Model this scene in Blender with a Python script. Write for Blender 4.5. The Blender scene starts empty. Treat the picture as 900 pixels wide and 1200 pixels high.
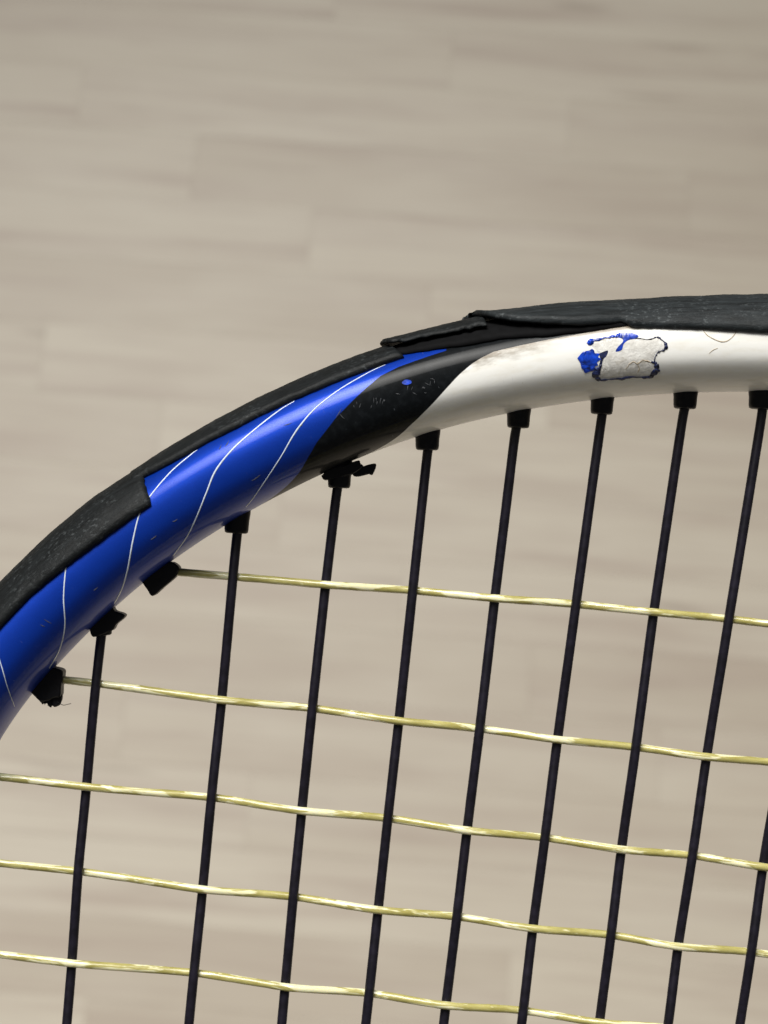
import bpy, bmesh, math, random
import numpy as np
from mathutils import Vector, Matrix

random.seed(7); rng = np.random.default_rng(7)
scene = bpy.context.scene
C = scene.collection
R = math.radians

# ------------------------------------------------------------------ camera
TILT = R(18.0)          # looking steeply down at the floor
DIST = 0.300            # lens to racket
K = 1.0 / 8700.0        # metres per modelling unit (8.7 units to the millimetre)
CAMLOC = Vector((0, 0, 1.75))
cam_d = bpy.data.cameras.new("camera"); cam = bpy.data.objects.new("camera", cam_d)
C.objects.link(cam); scene.camera = cam
cam.location = CAMLOC; cam.rotation_euler = (TILT, 0, 0)
cam_d.sensor_fit = 'VERTICAL'; cam_d.sensor_height = 36.0; cam_d.sensor_width = 27.0
cam_d.lens = 36.0 * DIST / (1200 * K)
cam_d.clip_start = 0.01; cam_d.clip_end = 50
cam_d.dof.use_dof = True; cam_d.dof.focus_distance = DIST - 0.004
cam_d.dof.aperture_fstop = cam_d.lens / 2.0

# ------------------------------------------------------------------ light
world = bpy.data.worlds.new("World"); scene.world = world; world.use_nodes = True
bg = world.node_tree.nodes['Background']
bg.inputs[0].default_value = (1.0, 0.97, 0.93, 1); bg.inputs[1].default_value = 0.105

def area(name, loc, target, sx, sy, power, col, spread=180):
    d = bpy.data.lights.new(name, 'AREA'); d.shape = 'RECTANGLE'; d.size = sx; d.size_y = sy
    d.energy = power; d.color = col; d.spread = R(spread)
    o = bpy.data.objects.new(name, d); C.objects.link(o); o.location = loc
    o.rotation_euler = (Vector(target) - Vector(loc)).to_track_quat('-Z', 'Y').to_euler()
    return o
area("window_light", (-1.1, 1.8, 4.5), (-0.2, -0.85, 0.2), 3.8, 2.8, 60, (1.0, 0.98, 0.935), 51)

vs = scene.view_settings
vs.view_transform = 'Standard'; vs.look = 'None'; vs.gamma = 1; vs.exposure = 0; vs.use_curve_mapping = False
scene.render.engine = 'CYCLES'

# ------------------------------------------------------------------ helpers
def tag(o, label=None, cat=None, group=None, kind=None):
    if label: o['label'] = label
    if cat: o['category'] = cat
    if group: o['group'] = group
    if kind: o['kind'] = kind
    return o
def mesh_obj(name, verts, faces, mat, parent=None, smooth=True):
    me = bpy.data.meshes.new(name)
    me.from_pydata([tuple(v) for v in verts], [], faces)
    if smooth: me.polygons.foreach_set('use_smooth', [True] * len(me.polygons))
    me.materials.append(mat); me.update()
    o = bpy.data.objects.new(name, me); C.objects.link(o)
    if parent: o.parent = parent
    return o

class NT:
    """small node-tree builder"""
    def __init__(s, name):
        s.m = bpy.data.materials.new(name); s.m.use_nodes = True
        s.t = s.m.node_tree; s.n = s.t.nodes; s.b = s.n['Principled BSDF']
    def new(s, typ, **kw):
        n = s.n.new(typ)
        for k, v in kw.items(): setattr(n, k, v)
        return n
    def link(s, a, b): s.t.links.new(a, b)
    def val(s, x, sock):
        if isinstance(x, (int, float)): sock.default_value = x
        elif isinstance(x, tuple): sock.default_value = x if len(x) == len(sock.default_value) else (*x, 1)
        else: s.link(x, sock)
    def math(s, op, a, b=0.0, clamp=False):
        n = s.new('ShaderNodeMath', operation=op, use_clamp=clamp); s.val(a, n.inputs[0]); s.val(b, n.inputs[1]); return n.outputs[0]
    def mix(s, f, a, b):
        n = s.new('ShaderNodeMix', data_type='RGBA'); s.val(f, n.inputs[0]); s.val(a, n.inputs[6]); s.val(b, n.inputs[7]); return n.outputs[2]
    def ramp(s, f, lo, hi):
        n = s.new('ShaderNodeMapRange'); s.val(f, n.inputs[0]); n.inputs[1].default_value = lo; n.inputs[2].default_value = hi; return n.outputs[0]
    def noise(s, vec, scale, detail=4, rough=.55, dist=0):
        n = s.new('ShaderNodeTexNoise'); s.link(vec, n.inputs['Vector']); n.inputs['Scale'].default_value = scale
        n.inputs['Detail'].default_value = detail; n.inputs['Roughness'].default_value = rough; n.inputs['Distortion'].default_value = dist
        return n.outputs[0]
    def mapping(s, vec, scale, rot=(0,0,0)):
        n = s.new('ShaderNodeMapping'); s.link(vec, n.inputs[0]); n.inputs['Scale'].default_value = scale; n.inputs['Rotation'].default_value = rot; return n.outputs[0]
    def attr(s, name, out='Fac'):
        return s.new('ShaderNodeAttribute', attribute_name=name).outputs[out]
    def obj(s): return s.new('ShaderNodeTexCoord').outputs['Object']
    def bump(s, h, strength, dist):
        n = s.new('ShaderNodeBump'); n.inputs['Strength'].default_value = strength; n.inputs['Distance'].default_value = dist
        s.link(h, n.inputs['Height']); s.link(n.outputs[0], s.b.inputs['Normal'])
    def set(s, **kw):
        for k, v in kw.items(): s.val(v, s.b.inputs[k.replace('_', ' ')])

# ------------------------------------------------------------------ floor material
def floor_mat():
    t = NT('wood_laminate'); o = t.obj(); oi = t.new('ShaderNodeObjectInfo')
    add = t.new('ShaderNodeVectorMath', operation='ADD'); t.link(o, add.inputs[0])
    sc = t.new('ShaderNodeVectorMath', operation='SCALE'); sc.inputs[0].default_value = (37, 53, 0); t.link(oi.outputs['Random'], sc.inputs['Scale'])
    t.link(sc.outputs[0], add.inputs[1]); v = add.outputs[0]
    streak = t.noise(t.mapping(v, (2.2, 42, 1)), 1.0, 5, .6, .5)
    fine = t.noise(t.mapping(v, (9, 260, 1)), 1.0, 4, .6)
    cloud = t.noise(t.mapping(v, (5, 16, 1)), 1.0, 3)
    knot = t.ramp(t.noise(t.mapping(v, (5, 30, 1)), 1.3, 1), .70, .80)
    rnd = oi.outputs['Random']
    base = t.mix(rnd, (.400, .346, .275), (.468, .418, .338))
    c = t.mix(t.math('MULTIPLY', t.ramp(streak, .46, .68), .75), base, (.335, .270, .218))
    c = t.mix(t.math('MULTIPLY', t.ramp(cloud, .45, .72), .5), c, (.490, .444, .366))
    c = t.mix(t.math('MULTIPLY', t.ramp(fine, .48, .75), .30), c, (.285, .232, .182))
    c = t.mix(t.math('MULTIPLY', knot, .5), c, (.245, .195, .15))
    t.set(Base_Color=c, Roughness=.42); t.b.inputs['Specular IOR Level'].default_value = .35
    t.bump(fine, .15, .0004)
    return t.m
FLOOR = floor_mat()
def slab_mat():
    t = NT('underlay'); t.set(Base_Color=(.36, .30, .23), Roughness=.9)
    t.bump(t.noise(t.obj(), 60), .3, .002); return t.m

# ------------------------------------------------------------------ floor
FROT = R(-4.6); PW, PL, GAP = 0.062, 0.430, 0.00003
fl = mesh_obj('floor', [(-6,-6,-.03),(6,-6,-.03),(6,6,-.03),(-6,6,-.03),(-6,-6,-.0102),(6,-6,-.0102),(6,6,-.0102),(-6,6,-.0102)],
              [(0,3,2,1),(4,5,6,7),(0,1,5,4),(1,2,6,5),(2,3,7,6),(3,0,4,7)], slab_mat(), smooth=False)
tag(fl, 'pale beige wood strip floor far below the racket', 'floor', kind='structure')
fl.rotation_euler = (0, 0, FROT)
def plank_geom(L, W):
    b = .00012; x, y = L/2-GAP, W/2-GAP
    v = [(-x,-y,-.010),(x,-y,-.010),(x,y,-.010),(-x,y,-.010),
         (-x,-y,-b),(x,-y,-b),(x,y,-b),(-x,y,-b),
         (-x+b,-y+b,0),(x-b,-y+b,0),(x-b,y-b,0),(-x+b,y-b,0)]
    f = [(8,9,10,11)]
    for i in range(4):
        j = (i+1) % 4; f += [(i,j,4+j,4+i), (4+i,4+j,8+j,8+i)]
    return v, f
pv, pf = plank_geom(PL, PW)
pm = bpy.data.meshes.new('plank'); pm.from_pydata(pv, [], pf); pm.materials.append(FLOOR)
spots = []
for r in range(-34, 46):
    off = (r * 0.107) % PL
    for c in range(-9, 10):
        spots.append((c*PL - off + .187, r*PW))
cy = CAMLOC.z * math.tan(TILT)
spots.sort(key=lambda p: (p[0]*.75)**2 + (p[1]-cy)**2)
for (x, y) in spots[:290]:
    o = bpy.data.objects.new('plank', pm); C.objects.link(o); o.parent = fl
    o.location = (x, y, random.uniform(-.00006, .00006))
V, F = [], []
for (x, y) in spots[290:]:
    n = len(V); V += [(a+x, b+y, c) for a, b, c in pv]; F += [tuple(i+n for i in f) for f in pf]
tag(mesh_obj('planks', V, F, FLOOR, fl, smooth=False), kind='stuff')

# ------------------------------------------------------------------ racket: geometry of the hoop
AX0 = np.array([1045., 411.]); TH = R(8.0)
ADN = np.array([-math.sin(TH), math.cos(TH)]); ALT = np.array([math.cos(TH), math.sin(TH)])
left = [(-42,824),(40,727),(86,680),(137,635.5),(231,570.5),(326,518.5),(422,476),(514,446),(610,425),(706,411.5),(802,405),(900,403.5),(975,405.5)]
rc = [((np.array(p)-AX0) @ ALT, (np.array(p)-AX0) @ ADN) for p in left]
half = [(-420,2860),(-760,2590),(-975,2230),(-1095,1830),(-1140,1430),(-1132,1120),(-1085,800)] + rc
loop = [(0,2960)] + half + [(0,0)] + [(-a, b) for a, b in reversed(half)]
P = np.array([AX0 + a*ALT + b*ADN for a, b in loop])
def catmull(P, n=60):
    out = []; N = len(P)
    for i in range(N):
        p0, p1, p2, p3 = P[i-1], P[i], P[(i+1) % N], P[(i+2) % N]
        d = lambda a, b: max(1e-6, np.linalg.norm(a-b))**.5
        t0 = 0; t1 = d(p0,p1); t2 = t1+d(p1,p2); t3 = t2+d(p2,p3)
        for k in range(n):
            t = t1+(t2-t1)*k/n
            A1=(t1-t)/(t1-t0)*p0+(t-t0)/(t1-t0)*p1; A2=(t2-t)/(t2-t1)*p1+(t-t1)/(t2-t1)*p2; A3=(t3-t)/(t3-t2)*p2+(t-t2)/(t3-t2)*p3
            B1=(t2-t)/(t2-t0)*A1+(t-t0)/(t2-t0)*A2; B2=(t3-t)/(t3-t1)*A2+(t-t1)/(t3-t1)*A3
            out.append((t2-t)/(t2-t1)*B1+(t-t1)/(t2-t1)*B2)
    return np.array(out)
raw = catmull(P)
def resample(Q, step):
    Q2 = np.vstack([Q, Q[:1]]); s = np.r_[0, np.cumsum(np.linalg.norm(np.diff(Q2, axis=0), axis=1))]
    n = int(s[-1] / step); ss = np.linspace(0, s[-1], n, endpoint=False)
    return np.c_[np.interp(ss, s, Q2[:,0]), np.interp(ss, s, Q2[:,1])]
Q = resample(raw, 4.0)
kk = np.exp(-.5*(np.arange(-30, 31)/14.0)**2); kk /= kk.sum()
Q = np.c_[[np.convolve(np.r_[Q[-30:,i], Q[:,i], Q[:30,i]], kk, 'valid') for i in (0, 1)]].T
Q = resample(Q, 4.0); NQ = len(Q)   # (smoothing draws the curve in a little; undone below)
SEG = np.linalg.norm(np.roll(Q, -1, 0)-Q, axis=1); S = np.r_[0, np.cumsum(SEG)]; STOT = S[-1]; S = S[:-1]
TAN = np.roll(Q, -1, 0)-np.roll(Q, 1, 0); TAN /= np.linalg.norm(TAN, axis=1)[:, None]
NOR = np.c_[TAN[:,1], -TAN[:,0]]                    # outward, in picture axes (y down)
Q = Q+NOR*1.3
def cpos(s):
    s = s % STOT
    f = lambda A: np.stack([np.interp(s, np.r_[S, STOT], np.r_[A[:,i], A[:1,i]]) for i in (0, 1)], -1)
    n = f(NOR); return f(Q), n/np.linalg.norm(n, axis=-1, keepdims=True)
N0, AA = -4.0, 52.0
# section of the tube (front half): rounded outer wall, near-flat face, slanted inner wall
PROF = [(48,-40),(49,0),(47,34),(40,60),(24,82),(4,90),(-19,88.5),(-32,81),(-42,69.5),(-49,54),(-54,31),(-56,0),(-54,-31)]
def _profile():
    pr = np.array(PROF, float); n = 40; out = []
    for i in range(1, len(pr)-2):
        for k in range(n):
            u = k/n; p0, p1, p2, p3 = pr[i-1:i+3]
            out.append(.5*((2*p1)+(-p0+p2)*u+(2*p0-5*p1+4*p2-p3)*u*u+(-p0+3*p1-3*p2+p3)*u**3))
    out.append(pr[-2]); a = np.array(out)
    sm = np.exp(-.5*(np.arange(-40, 41)/10)**2); sm /= sm.sum(); fl = a[::-1]*[1, -1]
    b = np.vstack([(a*[1, -1])[40:0:-1], a, fl[1:41]])
    a = np.c_[np.convolve(b[:,0], sm, 'valid'), np.convolve(b[:,1], sm, 'valid')]
    a[0,1] = a[-1,1] = 0
    s = np.r_[0, np.cumsum(np.linalg.norm(np.diff(a, axis=0), axis=1))]; t = s/s[-1]*math.pi
    g = np.gradient(a, axis=0); nv = np.c_[g[:,1], -g[:,0]]; nv /= np.linalg.norm(nv, axis=1)[:, None]
    nv[0] = (1, 0); nv[-1] = (-1, 0)
    return t, a, nv
PT, PA, PN = _profile()
if PN[len(PN)//2,1] < 0: PN = -PN; PN[0] = (1, 0); PN[-1] = (-1, 0)
def sect(t, h=0.0):
    a = np.abs(t); sg = np.where(t < 0, -1.0, 1.0)
    n = np.interp(a, PT, PA[:,0]); w = np.interp(a, PT, PA[:,1]); gn = np.interp(a, PT, PN[:,0]); gw = np.interp(a, PT, PN[:,1])
    return n+h*gn, sg*(w+h*gw)
_mono = np.minimum.accumulate(PA[:,0])-np.arange(len(PA))*1e-6
def t_of_n(n): return np.interp(-np.asarray(n, float), -_mono, PT)
DU = DIST/K
def loc(x, y, w):                                   # modelling units -> racket local metres
    return np.stack([(x-450)*K, (600-y)*K, w*K+0*x], -1)
def surf(s, t, h=0.0):
    s = np.asarray(s, float); t = np.asarray(t, float)
    c, nn = cpos(s); n, w = sect(t, h)
    return loc(c[...,0]+nn[...,0]*n, c[...,1]+nn[...,1]*n, w)
def to_st(x, y):                                    # a point seen on the hoop's front -> (s, t) on its surface
    w = 60.0
    for _ in range(6):
        f = (DU-w)/DU; px = 450+(x-450)*f; py = 600+(y-600)*f
        d = (Q[:,0]-px)**2+(Q[:,1]-py)**2; i = int(d.argmin())
        dv = np.array([px, py])-Q[i]; n = dv @ NOR[i]; s = S[i]+dv @ TAN[i]
        t = float(t_of_n(np.array(n))); w = float(sect(np.array(t))[1])
    return s, t
def st_list(pts):
    a = np.array([to_st(*p) for p in pts]); return a[:,0], a[:,1]
S_APEX = to_st(1045, 411)[0]

# ------------------------------------------------------------------ racket materials
def frame_mat():
    t = NT('painted_frame'); fb = t.attr('f_blue'); fw = t.attr('f_white'); sp = t.attr('sp', 'Vector'); nn = t.attr('n_pos')
    wob = t.math('MULTIPLY', t.math('SUBTRACT', t.noise(sp, .06, 3), .5), 2.5)
    m_blk = t.ramp(t.math('ADD', fb, wob), -.8, .8)
    m_wht = t.ramp(fw, -.8, .8)
    flake = t.noise(sp, 1.2, 2)
    blue = t.mix(t.ramp(flake, .35, .7), (.000, .022, .27), (.001, .048, .43))
    sc = t.noise(t.mapping(sp, (.35, .05, 1), (0,0,.5)), 1.0, 3, .6)
    scm = t.math('MULTIPLY', t.ramp(sc, .70, .74), t.ramp(t.noise(sp, .02, 2), .44, .58))
    black = t.mix(t.ramp(t.noise(sp, .12, 4), .45, .8), (.004, .005, .006), (.010, .012, .014))
    dirt = t.noise(t.mapping(sp, (.03, .09, 1)), 1.0, 5, .6)
    white = t.mix(t.math('MULTIPLY', t.ramp(dirt, .48, .78), .5), (.86, .855, .82), (.70, .65, .53))
    stain = t.math('MULTIPLY', t.ramp(t.math('ADD', nn, t.math('MULTIPLY', t.noise(t.mapping(sp, (.05, .15, 1)), 1, 4), 30)), 13, 27),
                   t.math('SUBTRACT', 1.0, t.ramp(t.math('ADD', fw, t.math('MULTIPLY', t.noise(sp, .05, 3), 60)), 60, 150)))
    white = t.mix(t.math('MULTIPLY', stain, .85), white, (.13, .085, .035))
    speck = t.ramp(t.noise(sp, .22, 2), .74, .78)
    white = t.mix(t.math('MULTIPLY', speck, .4), white, (.36, .27, .13))
    c = t.mix(m_blk, blue, black); c = t.mix(m_wht, c, white)
    c = t.mix(t.math('MULTIPLY', scm, .5), c, (.45, .50, .56))
    notblue = t.math('MAXIMUM', m_blk, m_wht)
    met = t.math('MULTIPLY', t.math('SUBTRACT', 1.0, notblue), .55)
    t.set(Base_Color=c, Metallic=met, Roughness=t.math('ADD', .42, t.math('MULTIPLY', t.noise(sp, .03, 4), .16)))
    t.val(t.math('SUBTRACT', .38, t.math('MULTIPLY', t.math('SUBTRACT', m_blk, m_wht, True), .22)), t.b.inputs['Coat Weight']); t.val(t.math('SUBTRACT', .22, t.math('MULTIPLY', t.math('SUBTRACT', m_blk, m_wht, True), .17)), t.b.inputs['Specular IOR Level'])
    t.val(t.math('ADD', .07, t.math('MULTIPLY', t.ramp(t.noise(sp, .05, 5), .5, .75), .14)), t.b.inputs['Coat Roughness'])
    t.bump(t.math('ADD', t.math('MULTIPLY', t.noise(sp, .25, 3), .25), t.math('MULTIPLY', t.noise(sp, .02, 2), 1.0)), .12, .0003)
    return t.m
def plain(name, col, rough, coat=0.0, metal=0.0, nscale=900, var=.25, bump=.0, bd=.0001, spec=.5):
    t = NT(name); n = t.noise(t.obj(), nscale, 4)
    dark = tuple(x*(1-var) for x in col); lite = tuple(min(1, x*(1+var)) for x in col)
    t.set(Base_Color=t.mix(t.ramp(n, .3, .7), dark, lite), Roughness=rough, Metallic=metal)
    t.b.inputs['Coat Weight'].default_value = coat; t.b.inputs['Specular IOR Level'].default_value = spec
    if bump: t.bump(n, bump, bd)
    return t.m
def rubber_mat(name, k, sc):
    t = NT(name); o = t.attr('sp', 'Vector')
    a = t.noise(t.mapping(o, (.02, .2, 1)), 1, 5, .65); b = t.noise(t.mapping(o, (.5, 1, 1)), .30, 5, .72); g = t.noise(o, .022, 4)
    scuff = t.math('MULTIPLY', t.ramp(b, .54, .68), t.ramp(g, .42, .60))
    c = t.mix(t.ramp(a, .35, .75), (.008*k, .0096*k, .0104*k), (.027*k, .0325*k, .0355*k))
    c = t.mix(t.math('MULTIPLY', scuff, sc), c, (.15, .168, .175))
    t.set(Base_Color=c, Roughness=t.math('ADD', .42, t.math('MULTIPLY', a, .25)))
    t.b.inputs['Specular IOR Level'].default_value = .2
    t.bump(t.math('ADD', t.math('MULTIPLY', b, .8), a), .7, .00018)
    return t.m
def main_string_mat():
    t = NT('black_string'); o = t.obj()
    n = t.noise(o, 700, 3)
    t.set(Base_Color=t.mix(t.ramp(n, .4, .7), (.006, .005, .009), (.013, .011, .020)), Roughness=.34)
    t.b.inputs['Specular IOR Level'].default_value = .45
    t.bump(n, .15, .00005); return t.m
def cross_string_mat():
    t = NT('worn_yellow_string'); o = t.attr('sp', 'Vector')
    n = t.noise(t.mapping(o, (.035, .25, 1)), 1, 4, .6); m = t.noise(t.mapping(o, (.016, .20, 1)), 1, 3, .6, .6); f = t.noise(t.mapping(o, (.05, .8, 1)), 1, 3)
    c = t.mix(t.ramp(n, .35, .7), (.34, .30, .088), (.52, .475, .19))
    c = t.mix(t.math('MULTIPLY', t.ramp(m, .50, .55), .85), c, (.84, .81, .54))  # cream patches: shaved spots, with glints painted into the colour too
    c = t.mix(t.math('MULTIPLY', t.ramp(f, .62, .75), .5), c, (.25, .21, .06))
    t.set(Base_Color=c, Roughness=t.math('SUBTRACT', .30, t.math('MULTIPLY', t.ramp(m, .45, .6), .17)))
    t.b.inputs['Subsurface Weight'].default_value = .25; t.b.inputs['Subsurface Radius'].default_value = (.0006, .0005, .0002)
    t.b.inputs['Subsurface Scale'].default_value = 1.0; t.b.inputs['Coat Weight'].default_value = .4; t.b.inputs['Coat Roughness'].default_value = .15
    t.bump(t.math('ADD', n, t.math('MULTIPLY', f, .5)), .4, .00018); return t.m
M = dict(frame=frame_mat(), rubber=rubber_mat('bumper_plastic', .45, .42), rubber_worn=rubber_mat('worn_bumper_plastic', 1.05, .65), main=main_string_mat(), cross=cross_string_mat(),
         grommet=plain('black_grommet', (.009, .009, .011), .42, bump=.25, nscale=1400, bd=.0001, spec=.2),
         stripe=plain('silver_stripe', (.62, .70, .80), .30, coat=.6, nscale=2500, var=.12),
         scratch=plain('scratched_paint', (.05, .055, .06), .5, nscale=4000),
         bluechip=plain('blue_underpaint', (.003, .040, .40), .32, coat=.6, nscale=1300, var=.75, bump=.5),
         rim=plain('dark_chip_edge', (.009, .015, .06), .45, nscale=1500, var=.9, bump=.3),
         crack=plain('hairline_crack', (.42, .34, .24), .6, nscale=3000),
         gap_shade=plain('gap_shade_black', (.004, .004, .0045), .8, nscale=900, bump=.3, spec=.1),  # near-black that stands in for shade below the lifted guard
         fibre=plain('frayed_nylon', (.03, .03, .03), .5),
         grip=plain('black_grip_wrap', (.02, .02, .022), .7, nscale=250, bump=.4, bd=.0006))
def chip_mat():
    t = NT('chipped_filler'); o = t.obj()
    n = t.noise(o, 900, 5, .65); b = t.noise(o, 420, 3)
    c = t.mix(t.ramp(n, .35, .68), (.80, .79, .755), (.59, .57, .53))
    c = t.mix(t.math('MULTIPLY', t.ramp(b, .60, .68), .55), c, (.33, .29, .22))
    t.set(Base_Color=c, Roughness=.6); t.bump(n, .7, .00022); return t.m
M['chip'] = chip_mat()

# ------------------------------------------------------------------ racket
root = bpy.data.objects.new('tennis_racket', None); C.objects.link(root)
VD = Vector((0, math.sin(TILT), -math.cos(TILT)))
root.location = CAMLOC + VD*DIST; root.rotation_euler = (TILT, 0, 0); root.empty_display_size = .03
tag(root, 'worn tennis racket head with blue, black and white frame, black and yellow strings', 'tennis racket')

# boundaries of the paint fields
def bound(pts):
    s, t = st_list(pts); t = np.maximum.accumulate(t+np.arange(len(t))*1e-4); return t, s   # listed from the guard inwards
bt, bs = bound([(523,411),(522,414),(500,419),(467,427.5),(447,440),(420,463),(393,490),(370,520),(360,537)])
wt, ws = bound([(760,376),(705,387),(660,395),(630,400),(605,404),(583,410),(557,423),(537,440),(517,462),(497,483),(480,499)])
def bfun(tt, ss, t):
    t = np.abs(t); r = np.interp(t, tt, ss)
    m = t > tt[-1]; k = min(1.2*AA, 60)
    return r - m*(t-tt[-1])*70
def with_attrs(o, s, t, extra=None):
    me = o.data
    a = me.attributes.new('sp', 'FLOAT_VECTOR', 'POINT')
    a.data.foreach_set('vector', np.c_[s, t*70, np.zeros_like(s)].astype(np.float32).ravel())
    for k, v in (extra or {}).items():
        me.attributes.new(k, 'FLOAT', 'POINT').data.foreach_set('value', np.asarray(v, np.float32))
s_vis0, s_vis1 = to_st(-30, 815)[0], to_st(960, 404)[0]
ss = np.r_[np.arange(0, s_vis0, 14.0), np.arange(s_vis0, s_vis1, 3.0), np.arange(s_vis1, STOT-7, 14.0)]
NT_ = 112; tt = np.linspace(-math.pi, math.pi, NT_, endpoint=False)
SG, TG = np.meshgrid(ss, tt, indexing='ij'); SG = SG.ravel(); TG = TG.ravel()
verts = surf(SG, TG); ns = len(ss)
faces = [(i*NT_+j, i*NT_+(j+1) % NT_, ((i+1) % ns)*NT_+(j+1) % NT_, ((i+1) % ns)*NT_+j) for i in range(ns) for j in range(NT_)]
frame = mesh_obj('frame', verts, faces, M['frame'], root)
SM = np.where(SG > S_APEX, 2*S_APEX-SG, SG)
with_attrs(frame, SG, TG, {'f_blue': SM-bfun(bt, bs, TG), 'f_white': SM-bfun(wt, ws, TG), 'n_pos': sect(TG)[0]})
frame['label'] = 'frame tube painted blue, black and dirty white'

def dense(pts, n=14):
    pts = np.array(pts, float); P2 = np.vstack([2*pts[0]-pts[1], pts, 2*pts[-1]-pts[-2]]); out = []
    for i in range(1, len(P2)-2):
        for k in range(n):
            u = k/n; p0, p1, p2, p3 = P2[i-1:i+3]
            out.append(.5*((2*p1)+(-p0+p2)*u+(2*p0-5*p1+4*p2-p3)*u*u+(-p0+3*p1-3*p2+p3)*u**3))
    out.append(P2[-2]); return np.array(out)
def ribbon(name, pts, widths, mat, parent, h=.35, closed=False, thick=.6, jitter=0.0, rag=0.0):
    """a thin raised line following a path on the hoop surface"""
    d = dense(pts); n = len(d); wd = np.interp(np.linspace(0, 1, n), np.linspace(0, 1, len(widths)), widths)
    if jitter: wd = wd*(1+jitter*np.interp(np.arange(n), np.arange(0, n+6, 3), rng.uniform(-1, 1, len(np.arange(0, n+6, 3)))))
    if rag: d = d+np.stack([np.interp(np.arange(n), np.arange(0, n+5, 4), rng.normal(0, rag, len(np.arange(0, n+5, 4)))) for _ in (0, 1)], 1)
    tg = np.gradient(d, axis=0); tg /= np.linalg.norm(tg, axis=1)[:, None]+1e-9; pn = np.c_[-tg[:,1], tg[:,0]]
    V = []
    for off in (-.5, .5):
        s, t = st_list(d+pn*(wd*off)[:, None]); V.append(surf(s, t, h))
    for off in (-.5, .5):
        s, t = st_list(d+pn*(wd*off)[:, None]); V.append(surf(s, t, h-thick))
    V = np.vstack(V); F = []
    for i in range(n-1):
        F += [(i, i+1, n+i+1, n+i), (2*n+i, 2*n+i+1, i+1, i), (n+i, n+i+1, 3*n+i+1, 3*n+i)]
    return mesh_obj(name, V, F, mat, parent)

stripes = [
 ([(452,427),(430,437.5),(397,457),(370,478),(353,497),(342,513),(330,534),(313,560),(297,583),(288,594)], (.8,1.6,2.6,3.4,2.2,1.6,1.2)),
 ([(345,470),(327,481),(300,502),(273,526),(253,551),(242,577),(232,602),(220,627),(203,651)], (.8,1.8,3.2,3.6,3,2,1.4)),
 ([(235,524),(222,534),(200,553),(177,580),(164,601),(156,632),(150,665),(143,689),(134,707)], (1,1.8,2.2,2.8,3.2,2.6,1.8)),
 ([(80,652),(77,667),(74.5,700),(76,733),(70,760),(58,783)], (2,2.6,2.6,2,1.6)),
 ([(-9,744),(-4,762),(3,785),(9,806),(17,828)], (2.2,2.4,2.2,1.6,1.2)),
]
for p, w in stripes: ribbon('pinstripe', p, [.54*q for q in w], M['stripe'], frame, h=.30)

# ------- paint damage on the white section
def patch(name, outline, mat, parent, h, rough=0.0, rim=.62):
    bm = bmesh.new(); o = dense(outline+[outline[0]], 5)[:-1]
    vs_ = [bm.verts.new((x, y, 0)) for x, y in o]
    es = [bm.edges.new((vs_[i], vs_[(i+1) % len(vs_)])) for i in range(len(vs_))]
    bmesh.ops.triangle_fill(bm, edges=es, use_beauty=True)
    for _ in range(4):
        lg = [e for e in bm.edges if e.calc_length() > 4.0]
        if not lg: break
        bmesh.ops.subdivide_edges(bm, edges=lg, cuts=1); bmesh.ops.triangulate(bm, faces=bm.faces[:])
    bm.verts.ensure_lookup_table(); bm.verts.index_update()
    rimset = {v.index for e in bm.edges if e.is_boundary for v in e.verts}
    s, t = st_list([(v.co.x, v.co.y) for v in bm.verts])
    hh = np.array([rim if v.index in rimset else h+rough*rng.uniform(-1, 1) for v in bm.verts])
    co = surf(s, t, hh); F = [tuple(v.index for v in f.verts) for f in bm.faces]; bm.free()
    return mesh_obj(name, co, F, mat, parent)
cz = lambda L: [(660+x/6.43, 370+y/6.43) for x, y in L]
chip_out = cz([(195,215),(235,183),(330,172),(400,158),(455,140),(545,165),(650,172),(710,168),(762,205),(762,250),(702,285),(690,340),(705,400),(650,458),(500,465),(290,478),(250,455),(258,415),(292,375),(290,315),(235,255)])
patch('paint_chip', chip_out, M['chip'], frame, .45, .12, rim=-.25)['label'] = 'bare rough filler where white paint has flaked off'
patch('paint_chip', cz([(105,320),(150,272),(195,262),(215,250),(232,262),(240,282),(275,285),(262,310),(283,325),(255,350),(262,370),(238,382),(245,405),(200,418),(165,430),(150,405),(137,393),(128,355)]), M['bluechip'], frame, .8, .25)['label'] = 'bright blue underpaint showing through'
patch('paint_chip', cz([(395,165),(430,134),(500,128),(565,150),(545,172),(490,185),(455,215),(440,258),(395,270),(412,235),(450,195),(440,172)]), M['bluechip'], frame, .85, .2)
patch('paint_chip', cz([(268,285),(335,262),(325,305),(300,330),(285,390),(262,400),(280,330)]), M['rim'], frame, .75, .2)
ribbon('chip_edge', cz([(190,222),(205,195),(240,180),(330,168),(395,158),(430,140)]), (3,4.5,1.6,2.2,4.5), M['bluechip'], frame, h=.9, jitter=.7, rag=.5)
ribbon('chip_edge', cz([(545,170),(650,172),(705,164),(745,182),(768,212),(762,250),(715,272),(697,300),(688,340),(700,365)]), (.5,.7,1.2,2.6,2.4,1.4,.9,1.6), M['rim'], frame, h=.9, jitter=.8, rag=.5)
ribbon('chip_edge', cz([(660,348),(700,360),(707,400),(680,432),(650,460),(600,462),(500,464),(400,475),(290,482),(256,462),(250,425),(270,395),(292,370)]), (1.5,4,6,4,2.4,1.3,1.8,1.5,5,7.5,5,3), M['rim'], frame, h=.9, jitter=.6, rag=.45)
for L_, w_ in (([(470,395),(520,350),(560,362),(600,330)],.8),([(560,362),(575,400),(560,430)],.7),([(600,330),(660,348)],1.2)):
    ribbon('hairline_crack', cz(L_), (.3,w_,w_*1.3,.3), M['crack'], frame, h=.75, rag=.4)
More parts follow.
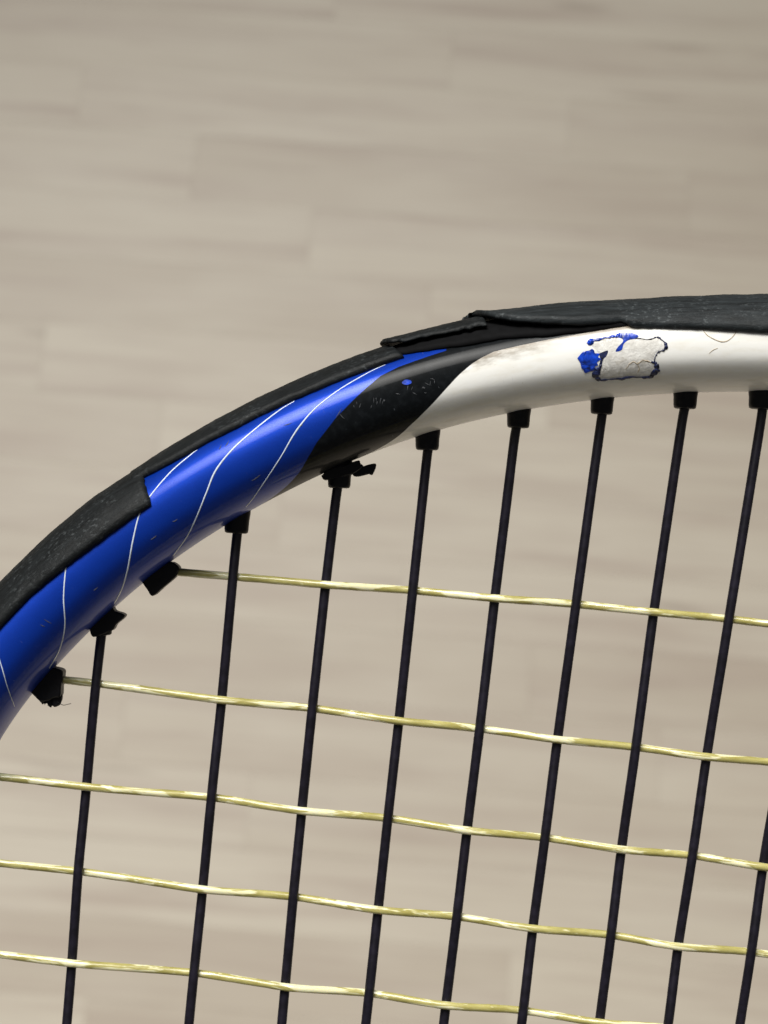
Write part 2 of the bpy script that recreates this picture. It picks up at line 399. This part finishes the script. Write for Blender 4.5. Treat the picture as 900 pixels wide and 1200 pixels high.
ribbon('hairline_crack', [(824,387),(829,393),(838,398),(846,400.5),(853,399),(860,393),(863,388)], (.7,1,1.3,1,.7), M['crack'], frame, h=.25)
ribbon('hairline_crack', [(831,414),(836,410),(841,408)], (.5,.9,.5), M['crack'], frame, h=.25)
# ------- scuffed-off lettering and scratches on the black section
for k in range(20):
    x = random.uniform(418, 512); y = 476-(x-418)*.30+random.gauss(0, 4.5)
    a = random.choice([1.2, 1.45, .4, -.5])+random.gauss(0, .25); l = random.uniform(1.2, 3.2)
    ribbon('scratch', [(x-l*math.cos(a), y+l*math.sin(a)), (x, y+random.uniform(-.8, .8)), (x+l*math.cos(a), y-l*math.sin(a))], (.3, random.uniform(.6, 1.2), .3), M['scratch'], frame, h=.22)
patch('paint_chip', [(471,448),(475,445),(481,446),(482,449),(477,451),(472,450)], M['bluechip'], frame, .5)
for (x, y, a, l) in [(397,484,1.0,6),(401,488,-.8,4),(352,499,.4,3),(258,524,1.1,3),(266,520,1.0,4),(56,728,-.5,5),(50,733,-.4,3),(337,497,.3,5),(205,610,.5,3),(300,560,.6,6),(180,630,.6,4),(112,690,.7,3)]:
    ribbon('scratch', [(x-l*math.cos(a), y+l*math.sin(a)), (x, y+.5), (x+l*math.cos(a), y-l*math.sin(a))], (.3, 1.0, .3), M['scratch'], frame, h=.22)

# ------- bumper guard: torn lengths of black plastic
def wob(x, f, a, ph=0): return a*(np.sin(x*f+ph)+.6*np.sin(x*f*2.3+1.7*ph+1)+.4*np.sin(x*f*4.9+2.9*ph))
def bumper(name, s0, s1, edge, thick, lift, end0, end1, ds=4.0, nv=56, label=None, seed=0, mat='rubber', rag=.22):
    nu = max(8, int((s1-s0)/ds)); u = np.linspace(0, 1, nu); v = np.linspace(-1, 1, nv)
    U, Vv = np.meshgrid(u, v, indexing='ij')
    Sx = (s0+end0(Vv))*(1-U)+(s1+end1(Vv))*U
    kn = np.arange(s0-40, s1+46, 6.0); te = t_of_n(edge(Sx)+np.interp(Sx, kn, rng.normal(0, rag, len(kn)))); T = te*Vv
    dist = np.minimum((1-np.abs(Vv))*te*60, np.minimum(Sx-(s0+end0(Vv)), (s1+end1(Vv))-Sx)*1.0)
    rnd = np.clip(np.maximum(dist, 0)/2.2, 0, 1)**.5
    bumpy = wob(Sx, .045, .08, seed)+wob(Sx*.7+T*90, .16, .20, seed+2)+wob(Sx*1.1-T*60, .33, .12, seed+5)
    lf = lift(Sx, Vv)
    top = surf(Sx, T, lf+thick(Sx)*(.45+.55*rnd)+bumpy*rnd); bot = surf(Sx, T, lf+.15+0*Sx)
    Vt = np.concatenate([top.reshape(-1, 3), bot.reshape(-1, 3)]); n = nu*nv; F = []
    ix = lambda i, j: i*nv+j
    for i in range(nu-1):
        for j in range(nv-1):
            F.append((ix(i,j), ix(i+1,j), ix(i+1,j+1), ix(i,j+1))); F.append((n+ix(i,j), n+ix(i,j+1), n+ix(i+1,j+1), n+ix(i+1,j)))
        for j, r in ((0, 0), (nv-1, 1)):
            q = (ix(i,j), n+ix(i,j), n+ix(i+1,j), ix(i+1,j)); F.append(q if r == 0 else q[::-1])
    for j in range(nv-1):
        F.append((ix(0,j), ix(0,j+1), n+ix(0,j+1), n+ix(0,j))); F.append((ix(nu-1,j), n+ix(nu-1,j), n+ix(nu-1,j+1), ix(nu-1,j+1)))
    o = mesh_obj(name, Vt, F, M[mat], root)
    sx, tx = np.tile(Sx.ravel(), 2), np.tile(T.ravel(), 2); with_attrs(o, sx+seed*500, tx)
    if label: o['label'] = label
    return o
sx = lambda x, y: to_st(x, y)[0]
zero = lambda v: 0*v
sA = sx(190, 536); sB0 = sA-40; sB1 = sx(480, 405); sC0 = sx(452, 408); sC1 = sx(566, 380); sD0 = sx(545, 374)
sL = sx(-42, 824)-900; sR = 2*S_APEX-sL
def interp(xs, ys): return lambda s: np.interp(s, xs, ys)
jag = lambda v, k: 1.6*np.sin(v*19+k)+1.1*np.sin(v*47+k*2)
def edge_px(pts):
    a = sorted((to_st(*p) for p in pts)); S_ = np.array([q[0] for q in a]); N_ = np.array([float(sect(np.array(q[1]))[0]) for q in a])
    return lambda s: np.interp(s, S_, N_)
bumper('bumper_guard', sL, sA, edge_px([(0,738),(33,703),(77,666),(117,636),(163,602),(190,584)]), lambda s: np.interp(s, [sA-80, sA-8], [9.0, 4.8])+wob(s, .03, .08), lambda s, v: 1.2*np.clip((s-sA+60)/60, 0, 1)**2,
       zero, lambda v: np.interp(v, [-1, .26, .36, .46, .58, .72, .86, 1], [0, 0, -6, -17, -24, -27, -27, -33])+jag(v, 1)*.6, label='thick torn end of black bumper guard', seed=1)
bumper('bumper_guard', sB0, sx(459,408), edge_px([(150,572),(197,546),(223,532),(247,518),(272,506),(327,478),(368,460),(417,440),(450,428),(470,421)]), lambda s: 7.5+wob(s, .02, .08),
       lambda s, v: 0*s, zero, lambda v: 8*np.abs(v)**2, label='narrow worn strip of black bumper guard', seed=2)
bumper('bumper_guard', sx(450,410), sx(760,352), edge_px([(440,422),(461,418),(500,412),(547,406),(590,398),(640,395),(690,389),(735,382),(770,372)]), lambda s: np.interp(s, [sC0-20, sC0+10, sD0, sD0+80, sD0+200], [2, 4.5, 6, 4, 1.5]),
       lambda s, v: 0*s, zero, zero, label='black strip added for the shade under the lifted bumper guard', seed=6, mat='gap_shade')  # added strip, paints the shade under the lifted guard; not a guard length
bumper('bumper_guard', sC0, sC1, interp([sC0-6, sC0+4, sC0+16, sC0+45, sC1], [46, 43, 39.5, 38, 35]), lambda s: 4.5+0*s,
       lambda s, v: 8.0+2.5*np.clip((sC0+70-s)/70, 0, 1)**2+2*np.abs(v)**3, lambda v: 5*np.abs(v)+jag(v, 2)*.6-4, zero, ds=2, rag=.8, label='lifted flap of torn black bumper guard', seed=3)
bumper('bumper_guard', sD0, sR, edge_px([(545,382),(557,384),(579,386),(607,388),(640,388),(682,386),(715,382),(727,380),(733,381),(742,385),(794,385.5),(850,388),(900,391)]), lambda s: 7.5+wob(s, .025, .35),
       lambda s, v: 9.0*np.clip((sD0+190-s)/190, 0, 1)**1.3+6*np.abs(v)**2*np.clip((sD0+200-s)/120, 0, 1),
       lambda v: 9*np.abs(v)+jag(v, 4)*.7-4, zero, label='long scuffed length of black bumper guard curling up at its torn end', seed=4, mat='rubber_worn')
# ragged tear lip in the right-hand guard
def lathe_local(prof, seg=20):
    V, F = [], []
    for (z, r) in prof:
        for k in range(seg): a = 2*math.pi*k/seg; V.append((r*math.cos(a), r*math.sin(a), z))
    for i in range(len(prof)-1):
        for k in range(seg): F.append((i*seg+k, i*seg+(k+1) % seg, (i+1)*seg+(k+1) % seg, (i+1)*seg+k))
    F.append(tuple(range((len(prof)-1)*seg, len(prof)*seg))); F.append(tuple(reversed(range(seg))))
    return V, F

# ------------------------------------------------------------------ strings
mains_px = [
 [(121,728),(118.5,744),(113,803),(107,860),(101,922),(91,1020),(85,1127),(78,1200)],
 [(280,610),(276.5,627),(270,720),(262,817),(245,947),(236,1045),(228,1137),(222,1200)],
 [(398,556),(395,580),(379.5,687),(367,827),(354,949),(344,1049),(334,1156),(330,1200)],
 [(503,515),(500,535),(487,660),(470,842),(452,960),(443,1066),(433,1163),(429,1200)],
 [(608,488),(604,505),(593,600),(578.5,701),(563,853),(548,972),(535,1073),(520,1200)],
 [(707.5,473),(705,489),(695,560),(675,706),(655,864),(638,983),(623,1087),(612,1200)],
 [(805,467),(801,481),(790,560),(766,716),(746,874),(728,996),(715,1097),(703,1200)],
 [(895,466),(892,482),(883,560),(853.5,723),(829,887),(811,1002),(793,1110),(784,1200)],
 [(989,467),(985,484),(972,560),(940,733),(915,897),(893,1016),(880,1116),(868,1200)],
]
crosses_px = [
 [(196,667),(212,670),(275,677),(330,682),(380,687),(480,691.5),(580,702),(665,706),(765,716.5),(850,724),(900,731),(1100,754)],
 [(60,795),(80,797.5),(118,802),(258,821),(300,824.5),(362,828),(465,845),(557,853),(651,867),(745,876),(825,887),(900,892),(1100,918)],
 [(-60,903),(0,911),(36,914),(101,922.5),(171,928),(245,932),(313,944),(353,950.5),(449,957.5),(547,974),(637,982),(727,996.5),(810,1002),(893,1016),(1000,1028),(1100,1041)],
 [(-60,1004),(0,1012.5),(89,1021),(164,1031),(238,1043.5),(343,1050),(442,1066.5),(535,1074),(623,1088),(713,1095),(793,1110.5),(880,1115.5),(900,1119),(1100,1144)],
 [(-60,1109),(0,1118),(84,1129.5),(153,1134),(228,1139.5),(320,1153),(334,1157.5),(432,1164),(524,1179),(609,1183.5),(700,1197),(800,1208),(900,1220),(1100,1244)],
]
def inside(p):
    i = int(((Q-p)**2).sum(1).argmin()); return (p-Q[i]) @ NOR[i] < -(AA-N0)+6
def march(p, d, step=4.0):
    p = np.array(p, float); k = 0
    while inside(p) and k < 2000: p = p+d*step; k += 1
    return p
def straight(L, keep, k0=0):
    a = np.array(L, float); ax = 0 if np.ptp(a[:,0]) > np.ptp(a[:,1]) else 1
    f = np.polyfit(a[k0:,ax], a[k0:,1-ax], 2); b = a.copy(); b[k0:,1-ax] = np.polyval(f, a[k0:,ax])
    return b*(1-keep)+a*keep
mirror = lambda p: AX0-((np.array(p)-AX0) @ ALT)*ALT+((np.array(p)-AX0) @ ADN)*ADN
mains, crosses = [], []
for L in mains_px:
    L = list(straight(L, .12, 1)); d = L[-1]-L[-5]; d /= np.linalg.norm(d)
    mains.append(L+[march(L[-1]+d*8, d)])
mains += [[mirror(p) for p in L] for L in reversed(mains)]
for j in range(5):
    L = list(straight(crosses_px[j], .38))
    d = np.array([math.cos(R(6.8)), math.sin(R(6.8))]); b = L[0]
    if j >= 2: L = [march(L[0], -d)]+L
    crosses.append(L+[march(L[-1]+d*8, d)])
d = np.array([math.cos(R(7.2)), math.sin(R(7.2))])
y0 = 1276.0; gap = 101.0; k = 0
while k < 17:
    m = np.array([450., y0]); jit = rng.uniform(-2, 2)
    m = m + ADN*(jit)
    # start from the racket's axis so that the strings stay inside the hoop
    a = AX0 + ADN*(((m-AX0) @ ADN)+ ((m-AX0) @ ALT)*0)
    if not inside(a): break
    crosses.append([march(a, -d), a, march(a, d)]); y0 += gap; k += 1; gap = min(gap+1.5, 125)
def densify(L, step=5.0):
    L = np.array(L); s = np.r_[0, np.cumsum(np.linalg.norm(np.diff(L, axis=0), axis=1))]
    q = np.linspace(0, s[-1], max(8, int(s[-1]/step))); P2 = np.c_[np.interp(q, s, L[:,0]), np.interp(q, s, L[:,1])]
    kk = np.exp(-.5*(np.arange(-6, 7)/2.2)**2); kk /= kk.sum()
    out = P2.copy()
    for i in (0, 1):
        pad = np.r_[2*P2[0,i]-P2[6:0:-1,i], P2[:,i], 2*P2[-1,i]-P2[-2:-8:-1,i]]; out[:,i] = np.convolve(pad, kk, 'valid')
    return out, q
MD = [densify(L) for L in mains]; CD = [densify(L) for L in crosses]
hits_m = [[] for _ in MD]; hits_c = [[] for _ in CD]
for i, (mp, mq) in enumerate(MD):
    for j, (cp, cq) in enumerate(CD):
        D2 = ((mp[:, None]-cp[None])**2).sum(-1); a, b = np.unravel_index(D2.argmin(), D2.shape)
        if D2[a, b] < 30:
            over = ((i+1)+(j+1)) % 2 == 0          # the cross string passes over the main string
            hits_m[i].append((mq[a], -1 if over else 1)); hits_c[j].append((cq[b], 1 if over else -1))
def wave(q, hits, amp):
    h = sorted(hits); xs = [q[0]]+[a for a, _ in h]+[q[-1]]; ys = [0]+[b*amp for _, b in h]+[0]
    out = np.zeros_like(q)
    for k in range(len(xs)-1):
        m = (q >= xs[k]) & (q <= xs[k+1]); u = (q[m]-xs[k])/max(1e-6, xs[k+1]-xs[k])
        out[m] = ys[k]+(ys[k+1]-ys[k])*(.5-.5*np.cos(np.pi*u))
    return out
def string(name, pd, hits, rad, amp, mat, seed, uneven):
    p, q = pd; w = wave(q, hits, amp); n = len(p); seg = 14
    tg = np.gradient(np.c_[p, w], axis=0); tg /= np.linalg.norm(tg, axis=1)[:, None]
    side = np.c_[tg[:,1], -tg[:,0], 0*w]; side /= np.linalg.norm(side, axis=1)[:, None]; up = np.cross(side, tg)
    up *= np.sign(up[:,2])[:, None]
    r1 = rad*(1+uneven*np.interp(q, np.arange(0, q[-1]+20, 9), rng.uniform(-1, 1, len(np.arange(0, q[-1]+20, 9)))))
    V = []; A = []
    for k in range(seg):
        a = 2*math.pi*k/seg
        rr = r1*(1+uneven*.5*np.interp(q, np.arange(0, q[-1]+20, 13), rng.uniform(-1, 1, len(np.arange(0, q[-1]+20, 13)))))
        v = np.c_[p, w]+(rr*math.cos(a))[:, None]*side+(rr*math.sin(a))[:, None]*up
        V.append(loc(v[:,0], v[:,1], v[:,2])); A.append(np.c_[q+seed*937, np.full(n, 1.0*k), 0*q])
    V = np.stack(V, 1).reshape(-1, 3); A = np.stack(A, 1).reshape(-1, 3)
    F = [(i*seg+k, (i+1)*seg+k, (i+1)*seg+(k+1) % seg, i*seg+(k+1) % seg) for i in range(n-1) for k in range(seg)]
    F += [tuple(range(seg)), tuple(range((n-1)*seg, n*seg))]
    o = mesh_obj(name, V, F, mat, root)
    o.data.attributes.new('sp', 'FLOAT_VECTOR', 'POINT').data.foreach_set('vector', A.astype(np.float32).ravel())
    bm = bmesh.new(); bm.from_mesh(o.data); bmesh.ops.recalc_face_normals(bm, faces=bm.faces); bm.to_mesh(o.data); bm.free()
    o.data.polygons.foreach_set('use_smooth', [True]*len(o.data.polygons))
    return o
for i in range(len(MD)): string('main_string', MD[i], hits_m[i], 5.7, 3.0, M['main'], i, .012)
for j in range(len(CD)): string('cross_string', CD[j], hits_c[j], 4.7, 6.2, M['cross'], j+40, .035)

# ------------------------------------------------------------------ grommets
def barrel(base, ang_dir, rad, length, seedv, parent=root, flare=1.0, rot=0.0, ragged=0.0, name='grommet'):
    """a short tapered plastic sleeve standing on the inside of the hoop; base and direction in modelling units"""
    prof = [(-16, rad*1.12), (0, rad*1.10), (length*.35, rad*1.03), (length*.8, rad*1.0*flare), (length*.95, rad*.95*flare), (length, rad*.80*flare), (length-.3, rad*.42)]
    V, F = lathe_local(prof, 22); V = np.array(V)
    if ragged:
        m = V[:,2] > length*.5; V[m] += rng.normal(0, ragged, (m.sum(), 3))
    V[:,0] *= 1.0+.06*math.sin(seedv); 
    z = np.array([ang_dir[0], ang_dir[1], 0.]); z /= np.linalg.norm(z); y = np.array([0, 0, 1.]); x = np.cross(y, z)
    W = V[:,0:1]*x+V[:,1:2]*y*1.1+V[:,2:3]*z
    return mesh_obj(name, loc(base[0]+W[:,0], base[1]+W[:,1], W[:,2]), F, M['grommet'], parent)
# main strings: (point on the hoop's inner edge, length, radius) read from the visible ones
gm = {1: ((278,602), (-.05,1), 13.5, 23), 3: ((501,506.5), (-.02,1), 13.6, 21), 4: ((608,480.5), (-.04,1), 13.8, 21),
      5: ((706,464.5), (-.06,1), 13.8, 21), 6: ((803.5,458), (-.05,1), 13.8, 21), 7: ((893,458.5), (-.07,1), 14, 21)}
for i, L in enumerate(mains):
    ends = ([] if i in gm or i in (0, 2) else [(L[0], np.array(L[1])-L[0])])+[(L[-1], np.array(L[-2])-L[-1])]
    if i in gm: b, dd, r, l = gm[i]; barrel(b, dd, r, l, i)
    for e, dv in ends: dv = dv/np.linalg.norm(dv); barrel(np.array(e)-dv*9, dv, 13.6, 24, i)
for j, L in enumerate(crosses):
    ends = ([] if j < 2 else [(L[0], np.array(L[1])-L[0])])+[(L[-1], np.array(L[-2])-L[-1])]
    for e, dv in ends: dv = dv/np.linalg.norm(dv); barrel(np.array(e)-dv*9, dv, 13.6, 24, j)

def slab(name, outline, z0, z1, parent, mat=None, jit=0.0, inset=1.6):
    """an irregular moulded lump: outline in modelling units, depth z0..z1, edges rounded"""
    o = dense(outline+[outline[0]], 4)[:-1]; n = len(o); c = o.mean(0)
    dv = o-c; ln = np.linalg.norm(dv, axis=1)[:, None]; sh = o-dv/ln*inset
    zs = [(sh, z0), (o, z0+inset), (o+rng.normal(0, jit, o.shape) if jit else o, (z0+z1)/2), (o, z1-inset), (sh, z1)]
    V = np.vstack([loc(a[:,0], a[:,1], np.full(n, z)) for a, z in zs]); F = []
    for k in range(4):
        for i in range(n): F.append((k*n+i, k*n+(i+1) % n, (k+1)*n+(i+1) % n, (k+1)*n+i))
    F += [tuple(reversed(range(n))), tuple(range(4*n, 5*n))]
    ob = mesh_obj(name, V, F, mat or M['grommet'], parent, smooth=False)
    bm = bmesh.new(); bm.from_mesh(ob.data); bmesh.ops.recalc_face_normals(bm, faces=bm.faces); bm.to_mesh(ob.data); bm.free()
    return ob
c1 = lambda L: [(x/3, 520+y/3) for x, y in L]
def pair(barrel_args, lumps, label):
    g = barrel(*barrel_args); g['label'] = label
    for L, z0, z1 in lumps: slab('torn_lip', L, z0, z1, g)
    return g
# first main string: squashed sleeve with a lip bent out to the right
pair(((118,724), (.12,1), 11, 21, .3), [(c1([(318,640),(360,590),(396,570),(408,586),(440,598),(438,612),(412,634),(398,655),(345,676),(326,672)]), -13, 13)], 'squashed grommet with a lip bent out')
# third main string: cracked flange with a broken tab
c7 = lambda L: [(360+x/9, 520+y/9) for x, y in L]
g3 = barrel((398,551), (-.03,1), 12.5, 21, 1.3); g3['label'] = 'cracked grommet with broken tab sticking out'
slab('flange', c7([(150,340),(240,270),(400,225),(540,178),(562,210),(590,240),(520,300),(460,330),(330,360),(190,385)]), -14, 15, g3)
slab('broken_tab', c7([(470,290),(590,238),(726,212),(692,325),(655,322),(600,335),(540,348),(490,340)]), 0, 7, g3)
# first cross string: slanted sleeve
g = barrel((176,672), (.62,.78), 12, 15, 2.2); g['label'] = 'slanted grommet at the topmost yellow string'
slab('sleeve', c1([(498,478),(540,445),(600,415),(633,433),(628,452),(618,470),(580,502),(541,534),(522,512)]), -14, 14, g)
# second cross string: frayed sleeve
g = barrel((50,796), (.85,.5), 11, 14, 3.1); g['label'] = 'frayed grommet with split end'
slab('sleeve', c1([(104,860),(140,815),(180,786),(222,793),(226,815),(220,850),(217,885),(196,890),(176,900),(150,903),(128,885)]), -14, 14, g)
for lump in ([(150,895),(176,890),(188,905),(178,926),(166,912),(157,914)], [(186,888),(216,880),(219,898),(208,918),(192,924),(182,908)], [(126,880),(150,893),(153,914),(142,902)]):
    slab('torn_lip', c1(lump), random.uniform(-8, -2), random.uniform(4, 10), g, jit=.8)
for (pts) in [[(205,905),(222,920),(238,916),(252,912)], [(196,915),(204,926),(214,912)]]:
    cu = bpy.data.curves.new('fibre', 'CURVE'); cu.dimensions = '3D'; cu.bevel_depth = random.uniform(.35, .55)*K; cu.bevel_resolution = 1
    sp = cu.splines.new('NURBS'); pp = c1(pts); sp.points.add(len(pp)-1); sp.use_endpoint_u = True; sp.order_u = 3
    for q_, (x, y) in zip(sp.points, pp): a = loc(np.array(x), np.array(y), np.array(random.uniform(-4, 8))); q_.co = (*a, 1)
    cu.materials.append(M['fibre']); tmp = bpy.data.objects.new('fibre', cu); C.objects.link(tmp)
    dg = bpy.context.evaluated_depsgraph_get(); me = bpy.data.meshes.new_from_object(tmp.evaluated_get(dg)); bpy.data.objects.remove(tmp)
    f = bpy.data.objects.new('fibre', me); C.objects.link(f); f.parent = g

# ------------------------------------------------------------------ throat and handle, below the picture
def arm(sg):
    path = dense([AX0+ALT*sg*a+ADN*b for a, b in [(690,2620),(520,2960),(330,3330),(170,3750),(95,4250)]], 8); n = len(path); V = []
    tg = np.gradient(path, axis=0); tg /= np.linalg.norm(tg, axis=1)[:, None]; pn = np.c_[-tg[:,1], tg[:,0]]
    for k in range(20):
        a = 2*math.pi*k/20; q = path+pn*(56*math.cos(a)); V.append(loc(q[:,0], q[:,1], np.full(n, 92*math.sin(a))))
    V = np.stack(V, 1).reshape(-1, 3)
    F = [(i*20+k, i*20+(k+1) % 20, (i+1)*20+(k+1) % 20, (i+1)*20+k) for i in range(n-1) for k in range(20)]+[tuple(range(20)), tuple(range((n-1)*20, n*20))]
    o = mesh_obj('throat_arm', V, F, M['throat'], root)
M['throat'] = plain('blue_throat_paint', (.006, .045, .46), .34, coat=1.0, nscale=300, var=.2)
for sg in (-1, 1): arm(sg)
prof = [(4200,150),(4350,135),(4500,140),(5850,140),(5900,165),(5960,165)]; V = []; F = []
for b, r in prof:
    for k in range(8):
        a = 2*math.pi*(k+.5)/8; q = AX0+ADN*b+ALT*(r*math.cos(a)); V.append(loc(q[0], q[1], np.array(r*1.1*math.sin(a))))
for i in range(len(prof)-1):
    for k in range(8): F.append((i*8+k, i*8+(k+1) % 8, (i+1)*8+(k+1) % 8, (i+1)*8+k))
F += [tuple(range(8)), tuple(range(len(V)-8, len(V)))]
mesh_obj('handle', V, F, M['grip'], root, smooth=False)
